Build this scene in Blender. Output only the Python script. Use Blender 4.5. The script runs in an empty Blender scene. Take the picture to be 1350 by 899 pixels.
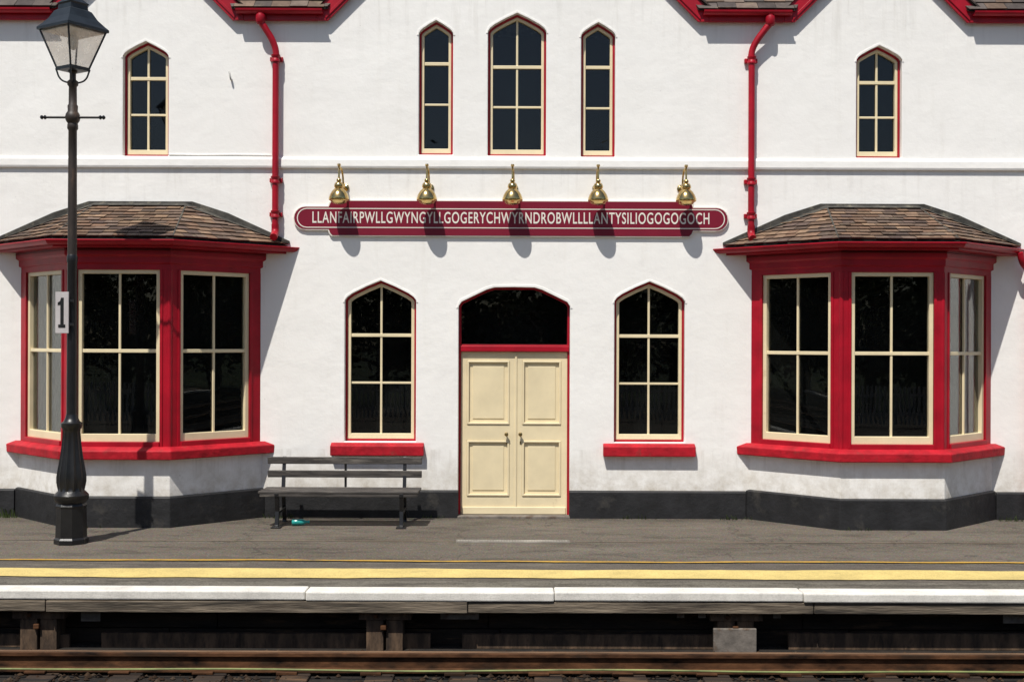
import bpy, bmesh, math, random
from mathutils import Vector, Matrix
from mathutils.geometry import tessellate_polygon
random.seed(7)
scene = bpy.context.scene
COL = scene.collection
EYE = 2.33
def X(u): return (u-675)/100.0          # facade survey (cm) -> metres
def Z(v): return EYE+(450-v)/100.0

# ------------------------------------------------------------ materials
def nodes_of(name):
    m = bpy.data.materials.new(name); m.use_nodes = True
    nt = m.node_tree; b = nt.nodes['Principled BSDF']
    return m, nt, b
def N(nt, t, **kw):
    n = nt.nodes.new(t)
    for k, v in kw.items():
        if k in n.inputs: n.inputs[k].default_value = v
        else: setattr(n, k, v)
    return n
def noise(nt, pos, scale, detail=4, rough=.55, stretch=None):
    n = N(nt, 'ShaderNodeTexNoise'); n.inputs['Scale'].default_value = scale
    n.inputs['Detail'].default_value = detail; n.inputs['Roughness'].default_value = rough
    src = pos
    if stretch:
        mp = N(nt, 'ShaderNodeMapping'); mp.inputs['Scale'].default_value = stretch
        nt.links.new(pos, mp.inputs[0]); src = mp.outputs[0]
    nt.links.new(src, n.inputs['Vector']); return n.outputs['Fac']
def ramp(nt, fac, stops):
    r = N(nt, 'ShaderNodeValToRGB'); e = r.color_ramp.elements
    while len(e) < len(stops): e.new(.5)
    for i, (p, c) in enumerate(stops):
        e[i].position = p
        e[i].color = (c, c, c, 1) if isinstance(c, (int, float)) else (*c, 1)
    nt.links.new(fac, r.inputs[0]); return r.outputs[0]
def mix(nt, a, b, fac, mode='MIX'):
    m = N(nt, 'ShaderNodeMix', data_type='RGBA', blend_type=mode)
    for sock, v in ((m.inputs[6], a), (m.inputs[7], b), (m.inputs[0], fac)):
        if isinstance(v, bpy.types.NodeSocket): nt.links.new(v, sock)
        elif isinstance(v, tuple): sock.default_value = (*v, 1)
        else: sock.default_value = v
    return m.outputs[2]
def math_(nt, op, a, b=None):
    n = N(nt, 'ShaderNodeMath', operation=op)
    for s, v in ((n.inputs[0], a), (n.inputs[1], b)):
        if v is None: continue
        if isinstance(v, bpy.types.NodeSocket): nt.links.new(v, s)
        else: s.default_value = v
    return n.outputs[0]
def maprange(nt, v, a, b, c, d):
    mr = N(nt, 'ShaderNodeMapRange'); nt.links.new(v, mr.inputs[0])
    for i, x in enumerate((a, b, c, d)): mr.inputs[i+1].default_value = x
    return mr.outputs[0]
def bump(nt, b, h, strength, dist, prev=None):
    n = N(nt, 'ShaderNodeBump'); n.inputs['Strength'].default_value = strength
    n.inputs['Distance'].default_value = dist
    nt.links.new(h, n.inputs['Height'])
    if prev: nt.links.new(prev, n.inputs['Normal'])
    nt.links.new(n.outputs[0], b.inputs['Normal']); return n.outputs[0]
def posn(nt): return N(nt, 'ShaderNodeNewGeometry').outputs['Position']
def objc(nt): return N(nt, 'ShaderNodeTexCoord').outputs['Object']

def simple(name, col, rough=.5, metal=0., var=.12, scale=4., bs=.15, bscale=40., bd=.004, dirt=None, stretch=None, coord=posn, spec=.5):
    m, nt, b = nodes_of(name); p = coord(nt)
    f = ramp(nt, noise(nt, p, scale, 6, .6, stretch), [(.3, 1-var*1.6), (.7, 1+var*.4)])
    c = mix(nt, col, f, 1., 'MULTIPLY')
    if dirt:
        d = ramp(nt, noise(nt, p, dirt[1], 8, .7, stretch), [(dirt[2], 0.), (dirt[2]+.12, 1.)])
        c = mix(nt, c, dirt[0], d)
    nt.links.new(c, b.inputs['Base Color'])
    b.inputs['Roughness'].default_value = rough; b.inputs['Metallic'].default_value = metal
    b.inputs['Specular IOR Level'].default_value = spec
    bump(nt, b, noise(nt, p, bscale, 3, .6, stretch), bs, bd)
    return m

def wall_mat():
    m, nt, b = nodes_of('white_masonry_paint'); p = posn(nt)
    f = ramp(nt, noise(nt, p, .7, 6, .6), [(.3, (.855, .840, .805)), (.7, (.905, .893, .860))])
    st = ramp(nt, noise(nt, p, 1.6, 8, .7, (3, 3, .3)), [(.56, 0.), (.85, .38)])
    c = mix(nt, f, (.66, .63, .56), st)
    sep = N(nt, 'ShaderNodeSeparateXYZ'); nt.links.new(p, sep.inputs[0]); z = sep.outputs[2]
    n5 = noise(nt, p, 4.5, 9, .72)
    low = math_(nt, 'MULTIPLY', maprange(nt, z, .35, .95, .85, 0), ramp(nt, n5, [(.38, .1), (.66, 1.)]))
    c = mix(nt, c, (.47, .42, .34), low)
    # rain streaks below the string course and below the eaves
    fine = ramp(nt, noise(nt, p, 9, 6, .65, (1, 1, .08)), [(.52, 0.), (.70, 1.)])
    s1 = math_(nt, 'MULTIPLY', maprange(nt, z, 3.7, 4.58, 0, .20), math_(nt, 'LESS_THAN', z, 4.60))
    s2 = maprange(nt, z, 5.9, 6.6, 0, .22)
    sil = math_(nt, 'MULTIPLY', maprange(nt, z, .45, .86, 0, .40), math_(nt, 'LESS_THAN', z, .9))
    tot = math_(nt, 'MULTIPLY', math_(nt, 'ADD', math_(nt, 'ADD', s1, s2), sil), fine)
    c = mix(nt, c, (.42, .39, .33), tot)
    sp = ramp(nt, noise(nt, p, 26, 3, .5), [(.73, 0.), (.76, .55)])
    c = mix(nt, c, (.45, .43, .40), sp)
    nt.links.new(c, b.inputs['Base Color']); b.inputs['Roughness'].default_value = .75
    b.inputs['Specular IOR Level'].default_value = .25
    n1 = bump(nt, b, noise(nt, p, 1.8, 5, .55), .32, .05)
    n2 = bump(nt, b, noise(nt, p, 12, 6, .62), .17, .012, n1)
    bump(nt, b, noise(nt, p, 110, 3, .6), .18, .003, n2)
    return m
M_WALL = wall_mat()
M_RED = simple('red_gloss_paint', (.40, .004, .018), .42, var=.22, scale=3, bs=.14, bscale=25, dirt=((.29, .012, .022), 2.2, .60), spec=.35)
M_SILL = simple('red_masonry_paint', (.47, .008, .020), .6, var=.26, scale=6, bs=.5, bscale=18, bd=.014, dirt=((.25, .035, .03), 5, .58), spec=.3)
M_CREAM = simple('cream_gloss_paint', (.82, .70, .455), .42, var=.08, scale=2.5, bs=.08, bscale=30, dirt=((.62, .51, .32), 3, .64))
M_PLINTH = simple('black_bitumen_plinth', (.016, .016, .0175), .6, var=.4, scale=4, bs=.5, bscale=14, bd=.014, dirt=((.038, .035, .031), 2.6, .57))
M_BLACK = simple('black_iron_paint', (.012, .012, .013), .36, var=.3, scale=8, bs=.25, bscale=60)
M_ROOM = simple('unlit_room_black', (.010, .009, .008), .9, var=.3, scale=2)  # near-black colour stands in for the shade inside the rooms
M_MAROON = simple('maroon_sign_enamel', (.20, .012, .030), .38, var=.08, scale=2, bs=.05, spec=.3)
M_LETTER = simple('cream_letter_paint', (.80, .76, .68), .5, var=.03, bs=.02)
M_SHADE = simple('dark_lantern_paint', (.02, .026, .032), .45, var=.3, scale=8)
M_BRASS = simple('polished_brass', (.70, .50, .20), .16, 1., var=.15, scale=20, bs=.05, coord=objc)
M_KNOB = simple('aged_brass', (.42, .30, .12), .28, 1., var=.2, scale=20)
M_LEAD = simple('weathered_lead', (.068, .064, .054), .8, var=.5, scale=6, bs=.6, bscale=15, bd=.015, dirt=((.16, .145, .105), 7, .54))
M_WOODG = simple('weathered_grey_timber', (.20, .16, .115), .85, var=.6, scale=6, bs=.8, bscale=22, bd=.012, dirt=((.06, .042, .028), 4, .55), stretch=(.25, 2, 3))
M_TARWOOD = simple('tarred_timber', (.040, .024, .014), .8, var=.6, scale=5, bs=.7, bscale=20, bd=.012, dirt=((.12, .066, .032), 3, .54), stretch=(.3, 2, 2))
M_POSTW = simple('rust_stained_timber', (.13, .080, .046), .85, var=.6, scale=5, bs=.8, bscale=20, bd=.012, dirt=((.045, .028, .017), 6, .5), stretch=(2, 2, .5))
M_CONC = simple('concrete_grey', (.19, .165, .14), .85, var=.35, scale=9, bs=.5, bscale=50, bd=.006, dirt=((.10, .062, .038), 6, .55))
M_RUST = simple('rusty_steel', (.105, .046, .020), .8, .0, var=.6, scale=9, bs=.5, bscale=60, dirt=((.032, .018, .010), 4, .52), stretch=(.4, 1, 1), spec=.2)
M_RAILTOP = simple('worn_rail_head', (.22, .125, .065), .6, .1, var=.4, scale=6, bs=.1, stretch=(.3, 2, 2), dirt=((.09, .045, .022), 3, .5))
M_SEAT = simple('bench_dark_wood', (.078, .068, .060), .6, var=.55, scale=8, bs=.5, bscale=40, bd=.005, dirt=((.17, .15, .125), 6, .54), stretch=(.3, 3, 3))
M_SOIL = simple('trackbed_soil', (.020, .014, .009), .95, var=.6, scale=6, bs=1., bscale=25, bd=.05)
M_GRASS = simple('rough_grass', (.06, .085, .03), .95, var=.6, scale=.6, bs=1., bscale=8, bd=.1)
M_SIGNGREY = simple('sign_plate_grey', (.50, .47, .47), .5, var=.1)
M_GREENC = simple('cable_sheath_green', (.24, .28, .09), .6, var=.4, scale=3)
M_WHITEWOOD = simple('white_fence_paint', (.62, .61, .58), .6, var=.2)
M_BOTTLE = simple('turquoise_plastic', (.03, .36, .32), .2, var=.1)
M_FIN = simple('steel_dull', (.40, .37, .32), .6, .0, var=.3)
M_CURT = simple('grey_curtain_fabric', (.27, .245, .22), .9, var=.2, scale=3)

def platform_mat():
    m, nt, b = nodes_of('asphalt'); p = posn(nt)
    base = ramp(nt, noise(nt, p, .5, 8, .65, (.5, 1.6, 1)), [(.3, (.092, .078, .061)), (.55, (.136, .117, .093)), (.75, (.175, .152, .122))])
    blot = ramp(nt, noise(nt, p, 1.5, 10, .75, (.45, 1.6, 1)), [(.34, .50), (.50, 1.)])
    c = mix(nt, base, blot, 1., 'MULTIPLY')
    stn = ramp(nt, noise(nt, p, 1.7, 5, .6, (.8, 1.6, 1)), [(.60, 0.), (.68, .55)])
    c = mix(nt, c, (.055, .047, .038), stn)
    pale = ramp(nt, noise(nt, p, 2.7, 9, .72, (.6, 1.6, 1)), [(.58, 0.), (.72, .5)])
    c = mix(nt, c, (.24, .215, .175), pale)
    sep = N(nt, 'ShaderNodeSeparateXYZ'); nt.links.new(p, sep.inputs[0])
    near_wall = math_(nt, 'MULTIPLY', maprange(nt, sep.outputs[1], -.75, -.02, 0, .75), ramp(nt, noise(nt, p, 3.1, 7, .7), [(.35, .3), (.6, 1.)]))
    c = mix(nt, c, (.045, .040, .030), near_wall)  # asphalt gets patchily darker towards the wall
    v = N(nt, 'ShaderNodeTexVoronoi'); v.inputs['Scale'].default_value = 62
    nt.links.new(p, v.inputs['Vector'])
    ag = mix(nt, c, v.outputs['Color'], .24, 'OVERLAY')
    sp = ramp(nt, noise(nt, p, 48, 2, .5), [(.60, 0.), (.68, .6)])
    c = mix(nt, ag, (.30, .265, .22), sp)
    sp2 = ramp(nt, noise(nt, p, 38, 2, .5), [(.30, .7), (.38, 0.)])
    c = mix(nt, c, (.045, .04, .033), sp2)
    # hairline cracks
    cr = N(nt, 'ShaderNodeTexVoronoi', feature='DISTANCE_TO_EDGE'); cr.inputs['Scale'].default_value = .55
    wn = N(nt, 'ShaderNodeTexNoise'); wn.inputs['Scale'].default_value = 3; wn.inputs['Detail'].default_value = 6
    nt.links.new(p, wn.inputs['Vector'])
    ad = N(nt, 'ShaderNodeVectorMath', operation='MULTIPLY_ADD'); ad.inputs[1].default_value = (.5, .5, .5)
    nt.links.new(wn.outputs['Color'], ad.inputs[0]); nt.links.new(p, ad.inputs[2]); nt.links.new(ad.outputs[0], cr.inputs['Vector'])
    crk = ramp(nt, cr.outputs['Distance'], [(.0, .75), (.006, 0.)])
    c = mix(nt, c, (.035, .03, .025), crk)
    nt.links.new(c, b.inputs['Base Color']); b.inputs['Roughness'].default_value = .9
    b.inputs['Specular IOR Level'].default_value = .3
    n1 = bump(nt, b, noise(nt, p, 3, 6, .6), .45, .03)
    bump(nt, b, noise(nt, p, 70, 4, .7), 1., .010, n1)
    return m
M_ASPH = platform_mat()
def worn(name, col, under, lo, scale, stretch=(.4, 2, 1), fine=.75, bs=.7, wide=.07, f0=.72):
    m, nt, b = nodes_of(name); p = posn(nt)
    w = ramp(nt, noise(nt, p, scale, 10, .75, stretch), [(lo, 0.), (lo+wide, 1.)])
    f = ramp(nt, noise(nt, p, 2.3, 8, .7), [(.3, f0), (.62, 1.)])
    c = mix(nt, col, f, 1., 'MULTIPLY')
    c = mix(nt, c, under, w)
    fi = ramp(nt, noise(nt, p, 60, 3, .6), [(.35, fine), (.55, 1.)])
    c = mix(nt, c, fi, 1., 'MULTIPLY')
    nt.links.new(c, b.inputs['Base Color']); b.inputs['Roughness'].default_value = .8
    bump(nt, b, noise(nt, p, 70, 4, .7), bs, .007); return m
M_YEL = worn('worn_yellow_line', (.72, .56, .20), (.28, .22, .11), .60, 3.5, fine=.78, wide=.1)
M_ORG = worn('worn_orange_line', (.56, .33, .05), (.14, .12, .08), .57, 4.)
M_EDGEW = worn('worn_white_edge', (.80, .77, .70), (.34, .29, .22), .60, 5., fine=.88, bs=.5, wide=.14, f0=.68)
M_COARSE = worn('coarse_gritted_asphalt', (.175, .160, .125), (.085, .075, .058), .50, 3., fine=.45, bs=1.)
M_DARKAS = worn('dark_asphalt_patch', (.112, .097, .078), (.155, .135, .105), .52, 2., fine=.5, bs=1.)
M_THIN = worn('asphalt_joint', (.26, .20, .14), (.10, .09, .075), .52, 3.)

def glass_mat(name, tint, k=1.0):
    m, nt, b = nodes_of(name); p = posn(nt); out = nt.nodes['Material Output']; L = nt.links.new
    fr = N(nt, 'ShaderNodeFresnel'); fr.inputs['IOR'].default_value = 1.45
    mu = math_(nt, 'MULTIPLY', fr.outputs[0], k)
    t = N(nt, 'ShaderNodeBsdfTransparent'); t.inputs[0].default_value = (*tint, 1)
    g = N(nt, 'ShaderNodeBsdfGlossy'); g.inputs['Roughness'].default_value = .01
    bn = N(nt, 'ShaderNodeBump'); bn.inputs['Strength'].default_value = .04; bn.inputs['Distance'].default_value = .03
    L(noise(nt, p, 1.6, 1, .5), bn.inputs['Height']); L(bn.outputs[0], g.inputs['Normal'])
    mx = N(nt, 'ShaderNodeMixShader'); L(mu, mx.inputs[0]); L(t.outputs[0], mx.inputs[1]); L(g.outputs[0], mx.inputs[2])
    L(mx.outputs[0], out.inputs[0]); return m
M_GLASS = glass_mat('window_glass', (.85, .87, .86), .70)
M_GLASSU = glass_mat('window_glass_upper', (.85, .87, .88), .9)

def attr_mat(name, mul, rough=.8, bs=.4, bscale=25, moss=None):
    m, nt, b = nodes_of(name); p = posn(nt)
    a = N(nt, 'ShaderNodeAttribute', attribute_name='Col')
    f = ramp(nt, noise(nt, p, 9, 6, .65), [(.3, .65), (.7, 1.15)])
    c = mix(nt, a.outputs['Color'], f, 1., 'MULTIPLY'); c = mix(nt, c, mul, 1., 'MULTIPLY')
    if moss:
        c = mix(nt, c, moss[0], ramp(nt, noise(nt, p, moss[1], 9, .75), [(moss[2], 0.), (moss[2]+.15, .8)]))
    nt.links.new(c, b.inputs['Base Color']); b.inputs['Roughness'].default_value = rough
    b.inputs['Specular IOR Level'].default_value = .25
    bump(nt, b, noise(nt, p, bscale, 4, .6), bs, .006); return m
M_SLATE = attr_mat('slate', (1.15, .98, .86), .75, moss=((.25, .20, .13), 5, .57))
M_LEAF = attr_mat('leaves', (1, 1, 1), .6)
M_STONE = attr_mat('ballast_stone', (.62, .48, .38), .95)

def lantern_glass():
    m, nt, b = nodes_of('hazy_lantern_glass')
    out = nt.nodes['Material Output']; p = posn(nt)
    t = N(nt, 'ShaderNodeBsdfTranslucent'); t.inputs[0].default_value = (.90, .83, .76, 1)
    tr = N(nt, 'ShaderNodeBsdfTransparent'); tr.inputs[0].default_value = (.95, .93, .90, 1)
    d = N(nt, 'ShaderNodeBsdfDiffuse'); d.inputs[0].default_value = (.86, .81, .75, 1)
    g = N(nt, 'ShaderNodeBsdfGlossy'); g.inputs['Roughness'].default_value = .08
    a = N(nt, 'ShaderNodeMixShader')
    c = N(nt, 'ShaderNodeMixShader'); c.inputs[0].default_value = .12
    e = N(nt, 'ShaderNodeMixShader'); e.inputs[0].default_value = .05
    L = nt.links.new
    L(ramp(nt, noise(nt, p, 7, 4, .6), [(.3, .70), (.7, .90)]), a.inputs[0])
    L(t.outputs[0], a.inputs[1]); L(tr.outputs[0], a.inputs[2])
    L(a.outputs[0], c.inputs[1]); L(d.outputs[0], c.inputs[2])
    L(c.outputs[0], e.inputs[1]); L(g.outputs[0], e.inputs[2]); L(e.outputs[0], out.inputs[0])
    return m
M_LGLASS = lantern_glass()

# ------------------------------------------------------------ builders
def empty(name, loc=(0, 0, 0)):
    e = bpy.data.objects.new(name, None); e.location = loc; COL.objects.link(e); return e
def attach(o, parent):
    COL.objects.link(o)
    if parent:
        o.parent = parent; o.matrix_parent_inverse = Matrix.Translation(-Vector(parent.location))
    return o
def make(name, verts, faces, mat, parent=None, M=None, bevel=0, smooth=False, cols=None, recalc=True):
    if M is not None: verts = [M @ Vector(v) for v in verts]
    me = bpy.data.meshes.new(name); me.from_pydata([tuple(v) for v in verts], [], faces)
    if recalc:
        bm = bmesh.new(); bm.from_mesh(me); bmesh.ops.recalc_face_normals(bm, faces=bm.faces); bm.to_mesh(me); bm.free()
    if cols:
        ca = me.color_attributes.new('Col', 'FLOAT_COLOR', 'CORNER')
        k = 0
        for poly in me.polygons:
            c = cols[poly.index]
            for _ in poly.loop_indices:
                ca.data[k].color = (*c, 1); k += 1
    me.materials.append(mat)
    if smooth:
        for p in me.polygons: p.use_smooth = True
    o = bpy.data.objects.new(name, me); attach(o, parent)
    if bevel:
        b = o.modifiers.new('bevel', 'BEVEL'); b.width = bevel; b.segments = 2; b.limit_method = 'ANGLE'; b.angle_limit = .6
    return o
BF = [(0, 1, 2, 3), (7, 6, 5, 4), (0, 4, 5, 1), (1, 5, 6, 2), (2, 6, 7, 3), (3, 7, 4, 0)]
def bv(x0, x1, y0, y1, z0, z1):
    return [(x0, y0, z0), (x1, y0, z0), (x1, y1, z0), (x0, y1, z0), (x0, y0, z1), (x1, y0, z1), (x1, y1, z1), (x0, y1, z1)]
def box(name, x0, x1, y0, y1, z0, z1, mat, parent=None, bevel=.004, M=None):
    return make(name, bv(x0, x1, y0, y1, z0, z1), BF, mat, parent, M, bevel)
def boxes(name, lst, mat, parent=None, bevel=.004, M=None):
    V = []; F = []
    for b in lst:
        n = len(V); V += bv(*b); F += [tuple(i+n for i in f) for f in BF]
    return make(name, V, F, mat, parent, M, bevel)
def shape2d(name, outer, holes, y0, y1, mat, parent=None, M=None, bevel=0):
    loops = [outer]+holes
    tris = tessellate_polygon([[Vector((a, b, 0)) for a, b in l] for l in loops])
    flat = [p for l in loops for p in l]; n = len(flat)
    V = [(a, y0, b) for a, b in flat]+[(a, y1, b) for a, b in flat]
    F = [tuple(t) for t in tris]+[tuple(i+n for i in t) for t in tris]
    s = 0
    for l in loops:
        k = len(l)
        for i in range(k):
            a = s+i; b = s+(i+1) % k; F.append((a, b, b+n, a+n))
        s += k
    return make(name, V, F, mat, parent, M, bevel)
def inset(poly, d):
    n = len(poly); out = []
    area = sum(poly[i][0]*poly[(i+1) % n][1]-poly[(i+1) % n][0]*poly[i][1] for i in range(n))
    s = 1 if area > 0 else -1
    for i in range(n):
        p0, p1, p2 = Vector(poly[i-1]), Vector(poly[i]), Vector(poly[(i+1) % n])
        a = (p1-p0).normalized(); b = (p2-p1).normalized()
        na = Vector((-a.y, a.x))*s; nb = Vector((-b.y, b.x))*s
        m = (na+nb); m = m/(m.dot(na)); out.append(tuple(p1+m*d))
    return out
def lathe(name, prof, c, seg, mat, parent=None, smooth=True, rot=0, flute=0, nf=12, zr=(0, 0), caps=True):
    V = []; F = []
    for r, z in prof:
        for i in range(seg):
            a = rot+2*math.pi*i/seg; rr = r
            if flute and zr[0] < z < zr[1]: rr = r*(1-flute*abs(math.sin(nf*a/2)))
            V.append((c[0]+rr*math.cos(a), c[1]+rr*math.sin(a), c[2]+z))
    for j in range(len(prof)-1):
        for i in range(seg):
            F.append((j*seg+i, j*seg+(i+1) % seg, (j+1)*seg+(i+1) % seg, (j+1)*seg+i))
    if caps:
        F.append(tuple(range(seg))[::-1]); F.append(tuple((len(prof)-1)*seg+i for i in range(seg)))
    o = make(name, V, F, mat, parent, smooth=smooth)
    if smooth:
        try: o.data.set_sharp_from_angle(angle=math.radians(40))
        except Exception: pass
    return o
def tube(name, pts, r, mat, parent=None, spline='POLY', res=6):
    cu = bpy.data.curves.new(name, 'CURVE'); cu.dimensions = '3D'; cu.bevel_depth = r; cu.bevel_resolution = 4; cu.use_fill_caps = True
    if spline == 'POLY':
        s = cu.splines.new('POLY'); s.points.add(len(pts)-1)
        for q, p in zip(s.points, pts): q.co = (*p, 1)
    else:
        s = cu.splines.new('BEZIER'); s.bezier_points.add(len(pts)-1); s.resolution_u = res
        for q, p in zip(s.bezier_points, pts): q.co = p; q.handle_left_type = q.handle_right_type = 'AUTO'
    s.use_smooth = True
    cu.materials.append(mat); o = bpy.data.objects.new(name, cu); return attach(o, parent)
def sweep(name, path, prof, mat, parent=None, bevel=.004, wall_ends=True):
    """horizontal path (list of xy), profile (offset outward, z)"""
    n = len(path); dirs = []
    for i in range(n-1):
        d = (Vector(path[i+1])-Vector(path[i])).normalized(); dirs.append(Vector((d.y, -d.x)))
    mit = []
    for i in range(n):
        if i == 0: nn = dirs[0]; m = Vector((1/nn.x, 0)) if wall_ends else nn
        elif i == n-1: nn = dirs[-1]; m = Vector((1/nn.x, 0)) if wall_ends else nn
        else:
            m = dirs[i-1]+dirs[i]; m = m/m.dot(dirs[i])
        mit.append(m)
    k = len(prof); V = []; F = []
    for i in range(n):
        for o, z in prof:
            p = Vector(path[i])+mit[i]*o; V.append((p.x, p.y, z))
    for i in range(n-1):
        for j in range(k):
            a = i*k+j; b = i*k+(j+1) % k; F.append((a, b, b+k, a+k))
    F.append(tuple(range(k))); F.append(tuple((n-1)*k+j for j in range(k)))
    return make(name, V, F, mat, parent, bevel=bevel)
def clip(poly, a, b):
    out = []
    def side(p): return (b[0]-a[0])*(p[1]-a[1])-(b[1]-a[1])*(p[0]-a[0])
    for i in range(len(poly)):
        p, q = poly[i], poly[(i+1) % len(poly)]; sp, sq = side(p), side(q)
        if sp >= 0: out.append(p)
        if (sp > 0 and sq < 0) or (sp < 0 and sq > 0):
            t = sp/(sp-sq); out.append((p[0]+t*(q[0]-p[0]), p[1]+t*(q[1]-p[1])))
    return out
def slates(name, pts, w, ex, mat, parent, pal):
    pts = [Vector(p) for p in pts]; o = pts[0]; u = (pts[1]-o).normalized()
    n = (pts[1]-o).cross(pts[-1]-o).normalized()
    if n.z < 0: n = -n
    v = n.cross(u)
    P2 = [((p-o).dot(u), (p-o).dot(v)) for p in pts]
    ar = sum(P2[i][0]*P2[(i+1) % len(P2)][1]-P2[(i+1) % len(P2)][0]*P2[i][1] for i in range(len(P2)))
    if ar < 0: P2 = P2[::-1]
    umin = min(p[0] for p in P2); umax = max(p[0] for p in P2); vmax = max(p[1] for p in P2)
    V = []; F = []; C = []
    r = 0; v0 = 0
    while v0 < vmax:
        uu = umin-(r % 2)*w*.5-random.random()*.03
        while uu < umax:
            ww = w*random.uniform(.85, 1.15)
            jit = random.uniform(-.012, .010); ln = ex*1.35
            q = [(uu+.002, v0+jit), (uu+ww-.003, v0+jit+random.uniform(-.006, .006)), (uu+ww-.003, v0+ln), (uu+.002, v0+ln)]
            for i in range(len(P2)):
                q = clip(q, P2[i], P2[(i+1) % len(P2)])
                if len(q) < 3: break
            if len(q) >= 3:
                th = random.uniform(.008, .016); base = len(V); k = len(q)
                lift = random.uniform(0, .006)
                for (a, b) in q:
                    h = .004+(.018+lift)*(1-(b-v0)/ln)
                    V.append(o+u*a+v*b+n*(h+th))
                for (a, b) in q:
                    h = .004+(.018+lift)*(1-(b-v0)/ln)-.006
                    V.append(o+u*a+v*b+n*h)
                c = random.choice(pal); s = random.uniform(.65, 1.25); c = tuple(x*s for x in c)
                F.append(tuple(range(base, base+k))); C.append(c)
                for i in range(k):
                    F.append((base+i, base+(i+1) % k, base+k+(i+1) % k, base+k+i)); C.append(tuple(x*.5 for x in c))
            uu += ww
        v0 += ex; r += 1
    me = make(name, V, F, mat, parent, cols=C, recalc=False)
    make(name+'_deck', [p-n*.004 for p in pts], [tuple(range(len(pts)))], M_LEAD, parent)
    return me

# ------------------------------------------------------------ STATION BUILDING
B = empty('station_building', (0, 0, 0))
def arch(cx, hw, z0, zs, za):
    h = za-zs
    k = [(-1, 0), (-.93, .17), (-.78, .36), (-.4, .70), (0, 1)]
    L = [(cx+a*hw, zs+b*h) for a, b in k]
    R = [(cx-a*hw, zs+b*h) for a, b in k[:-1]]
    return [(cx+hw, z0)] + R + L[::-1] + [(cx-hw, z0)]
def door_arch(cx, hw, z0, zs, za):
    h = za-zs
    k = [(1, 0), (.95, .22), (.5, .86), (.36, .98), (0, 1), (-.36, .98), (-.5, .86), (-.95, .22), (-1, 0)]
    return [(cx+hw, z0)]+[(cx+a*hw, zs+b*h) for a, b in k]+[(cx-hw, z0)]
W = {}
W['upper_centre'] = dict(p=arch(X(680.5), .385, Z(206), Z(42), Z(18)), cols=2, bars=[Z(87), Z(140)])
W['upper_narrow_l'] = dict(p=arch(X(573.5), .225, Z(205), Z(45), Z(28)), cols=1, bars=[Z(83), Z(137)])
W['upper_narrow_r'] = dict(p=arch(X(787.5), .225, Z(207), Z(47), Z(30)), cols=1, bars=[Z(87), Z(141)])
W['upper_gable_l'] = dict(p=arch(X(191), .30, Z(208), Z(76), Z(57)), cols=2, bars=[Z(104), Z(152)])
W['upper_gable_r'] = dict(p=arch(X(1158), .30, Z(207), Z(78), Z(59)), cols=2, bars=[Z(106), Z(152)])
W['lower_l'] = dict(p=arch(X(501.5), .47, Z(583), Z(397), Z(371)), cols=2, bars=[Z(443), Z(506)])
W['lower_r'] = dict(p=arch(X(856.5), .465, Z(583), Z(397), Z(371)), cols=2, bars=[Z(443), Z(506)])
DOOR = door_arch(.03, .735, -.02, Z(404), Z(379))
gables = [(-4.83, 1.15), (0.0, 2.43), (4.83, 1.13)]
EZ = 6.60
outline = [(9.5, -.3)]
outline.append((9.5, EZ))
for cx, h in gables[::-1]:
    outline += [(cx+h, EZ), (cx, EZ+h), (cx-h, EZ)]
outline += [(-9.5, EZ), (-9.5, -.3)]
holes = [w['p'] for w in W.values()]+[DOOR]
wall = shape2d('front_wall', outline, holes, 0, .185, M_WALL, B, bevel=.010)

def hood(name, poly, z_stop, d=.05, pr=.007):
    pts = [p for p in poly if p[1] > z_stop]
    o = inset(poly, -d); po = [q for p, q in zip(poly, o) if p[1] > z_stop]
    po[0] = (po[0][0], pts[0][1]-.03); po[-1] = (po[-1][0], pts[-1][1]-.03)
    pts2 = [(pts[0][0]+.002, pts[0][1]-.03)]+[(p[0], p[1]+.001) for p in pts]+[(pts[-1][0]-.002, pts[-1][1]-.03)]
    loop = po+pts2[::-1]
    shape2d(name, loop, [], -pr, .001, M_WALL, B, bevel=.003)

def xat(poly, z):
    xs = []
    for i in range(len(poly)):
        (x0, z0), (x1, z1) = poly[i], poly[(i+1) % len(poly)]
        if (z0-z)*(z1-z) < 0: xs.append(x0+(z-z0)/(z1-z0)*(x1-x0))
    return min(xs), max(xs)
def window(name, poly, parent, cols, bars, y=.075, M=None, red=.022, cream=.05, meet=None, glass=M_GLASS, bottom=.03):
    zmin = min(p[1] for p in poly); cx = (min(p[0] for p in poly)+max(p[0] for p in poly))/2
    p1 = inset(poly, red); p2 = inset(p1, cream)
    p2 = [(a, b+bottom) if b < zmin+red+cream+.01 else (a, b) for a, b in p2]
    if red > 0: shape2d(name+'_outer_frame', poly, [p1], y, y+.098, M_RED, parent, M, .003)
    shape2d(name+'_frame', p1, [p2], y+.012, y+.09, M_CREAM, parent, M, .005)
    p3 = inset(p2, -.01)
    shape2d(name+'_glass', p3, [], y+.062, y+.066, glass, parent, M)
    L = []
    if cols == 2:
        zt = max(p[1] for p in p2); zb = min(p[1] for p in p2)
        L.append((cx-.014, cx+.014, y+.034, y+.0615, zb-.005, zt+.005))
    for z in bars:
        a, b = xat(p2, z); t = .022 if meet and abs(z-meet) < .01 else .014
        yy = y+.026 if t > .02 else y+.036
        L.append((a-.004, b+.004, yy, y+.0605, z-t, z+t))
    boxes(name+'_glazing_bars', L, M_CREAM, parent, .004, M)
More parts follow.
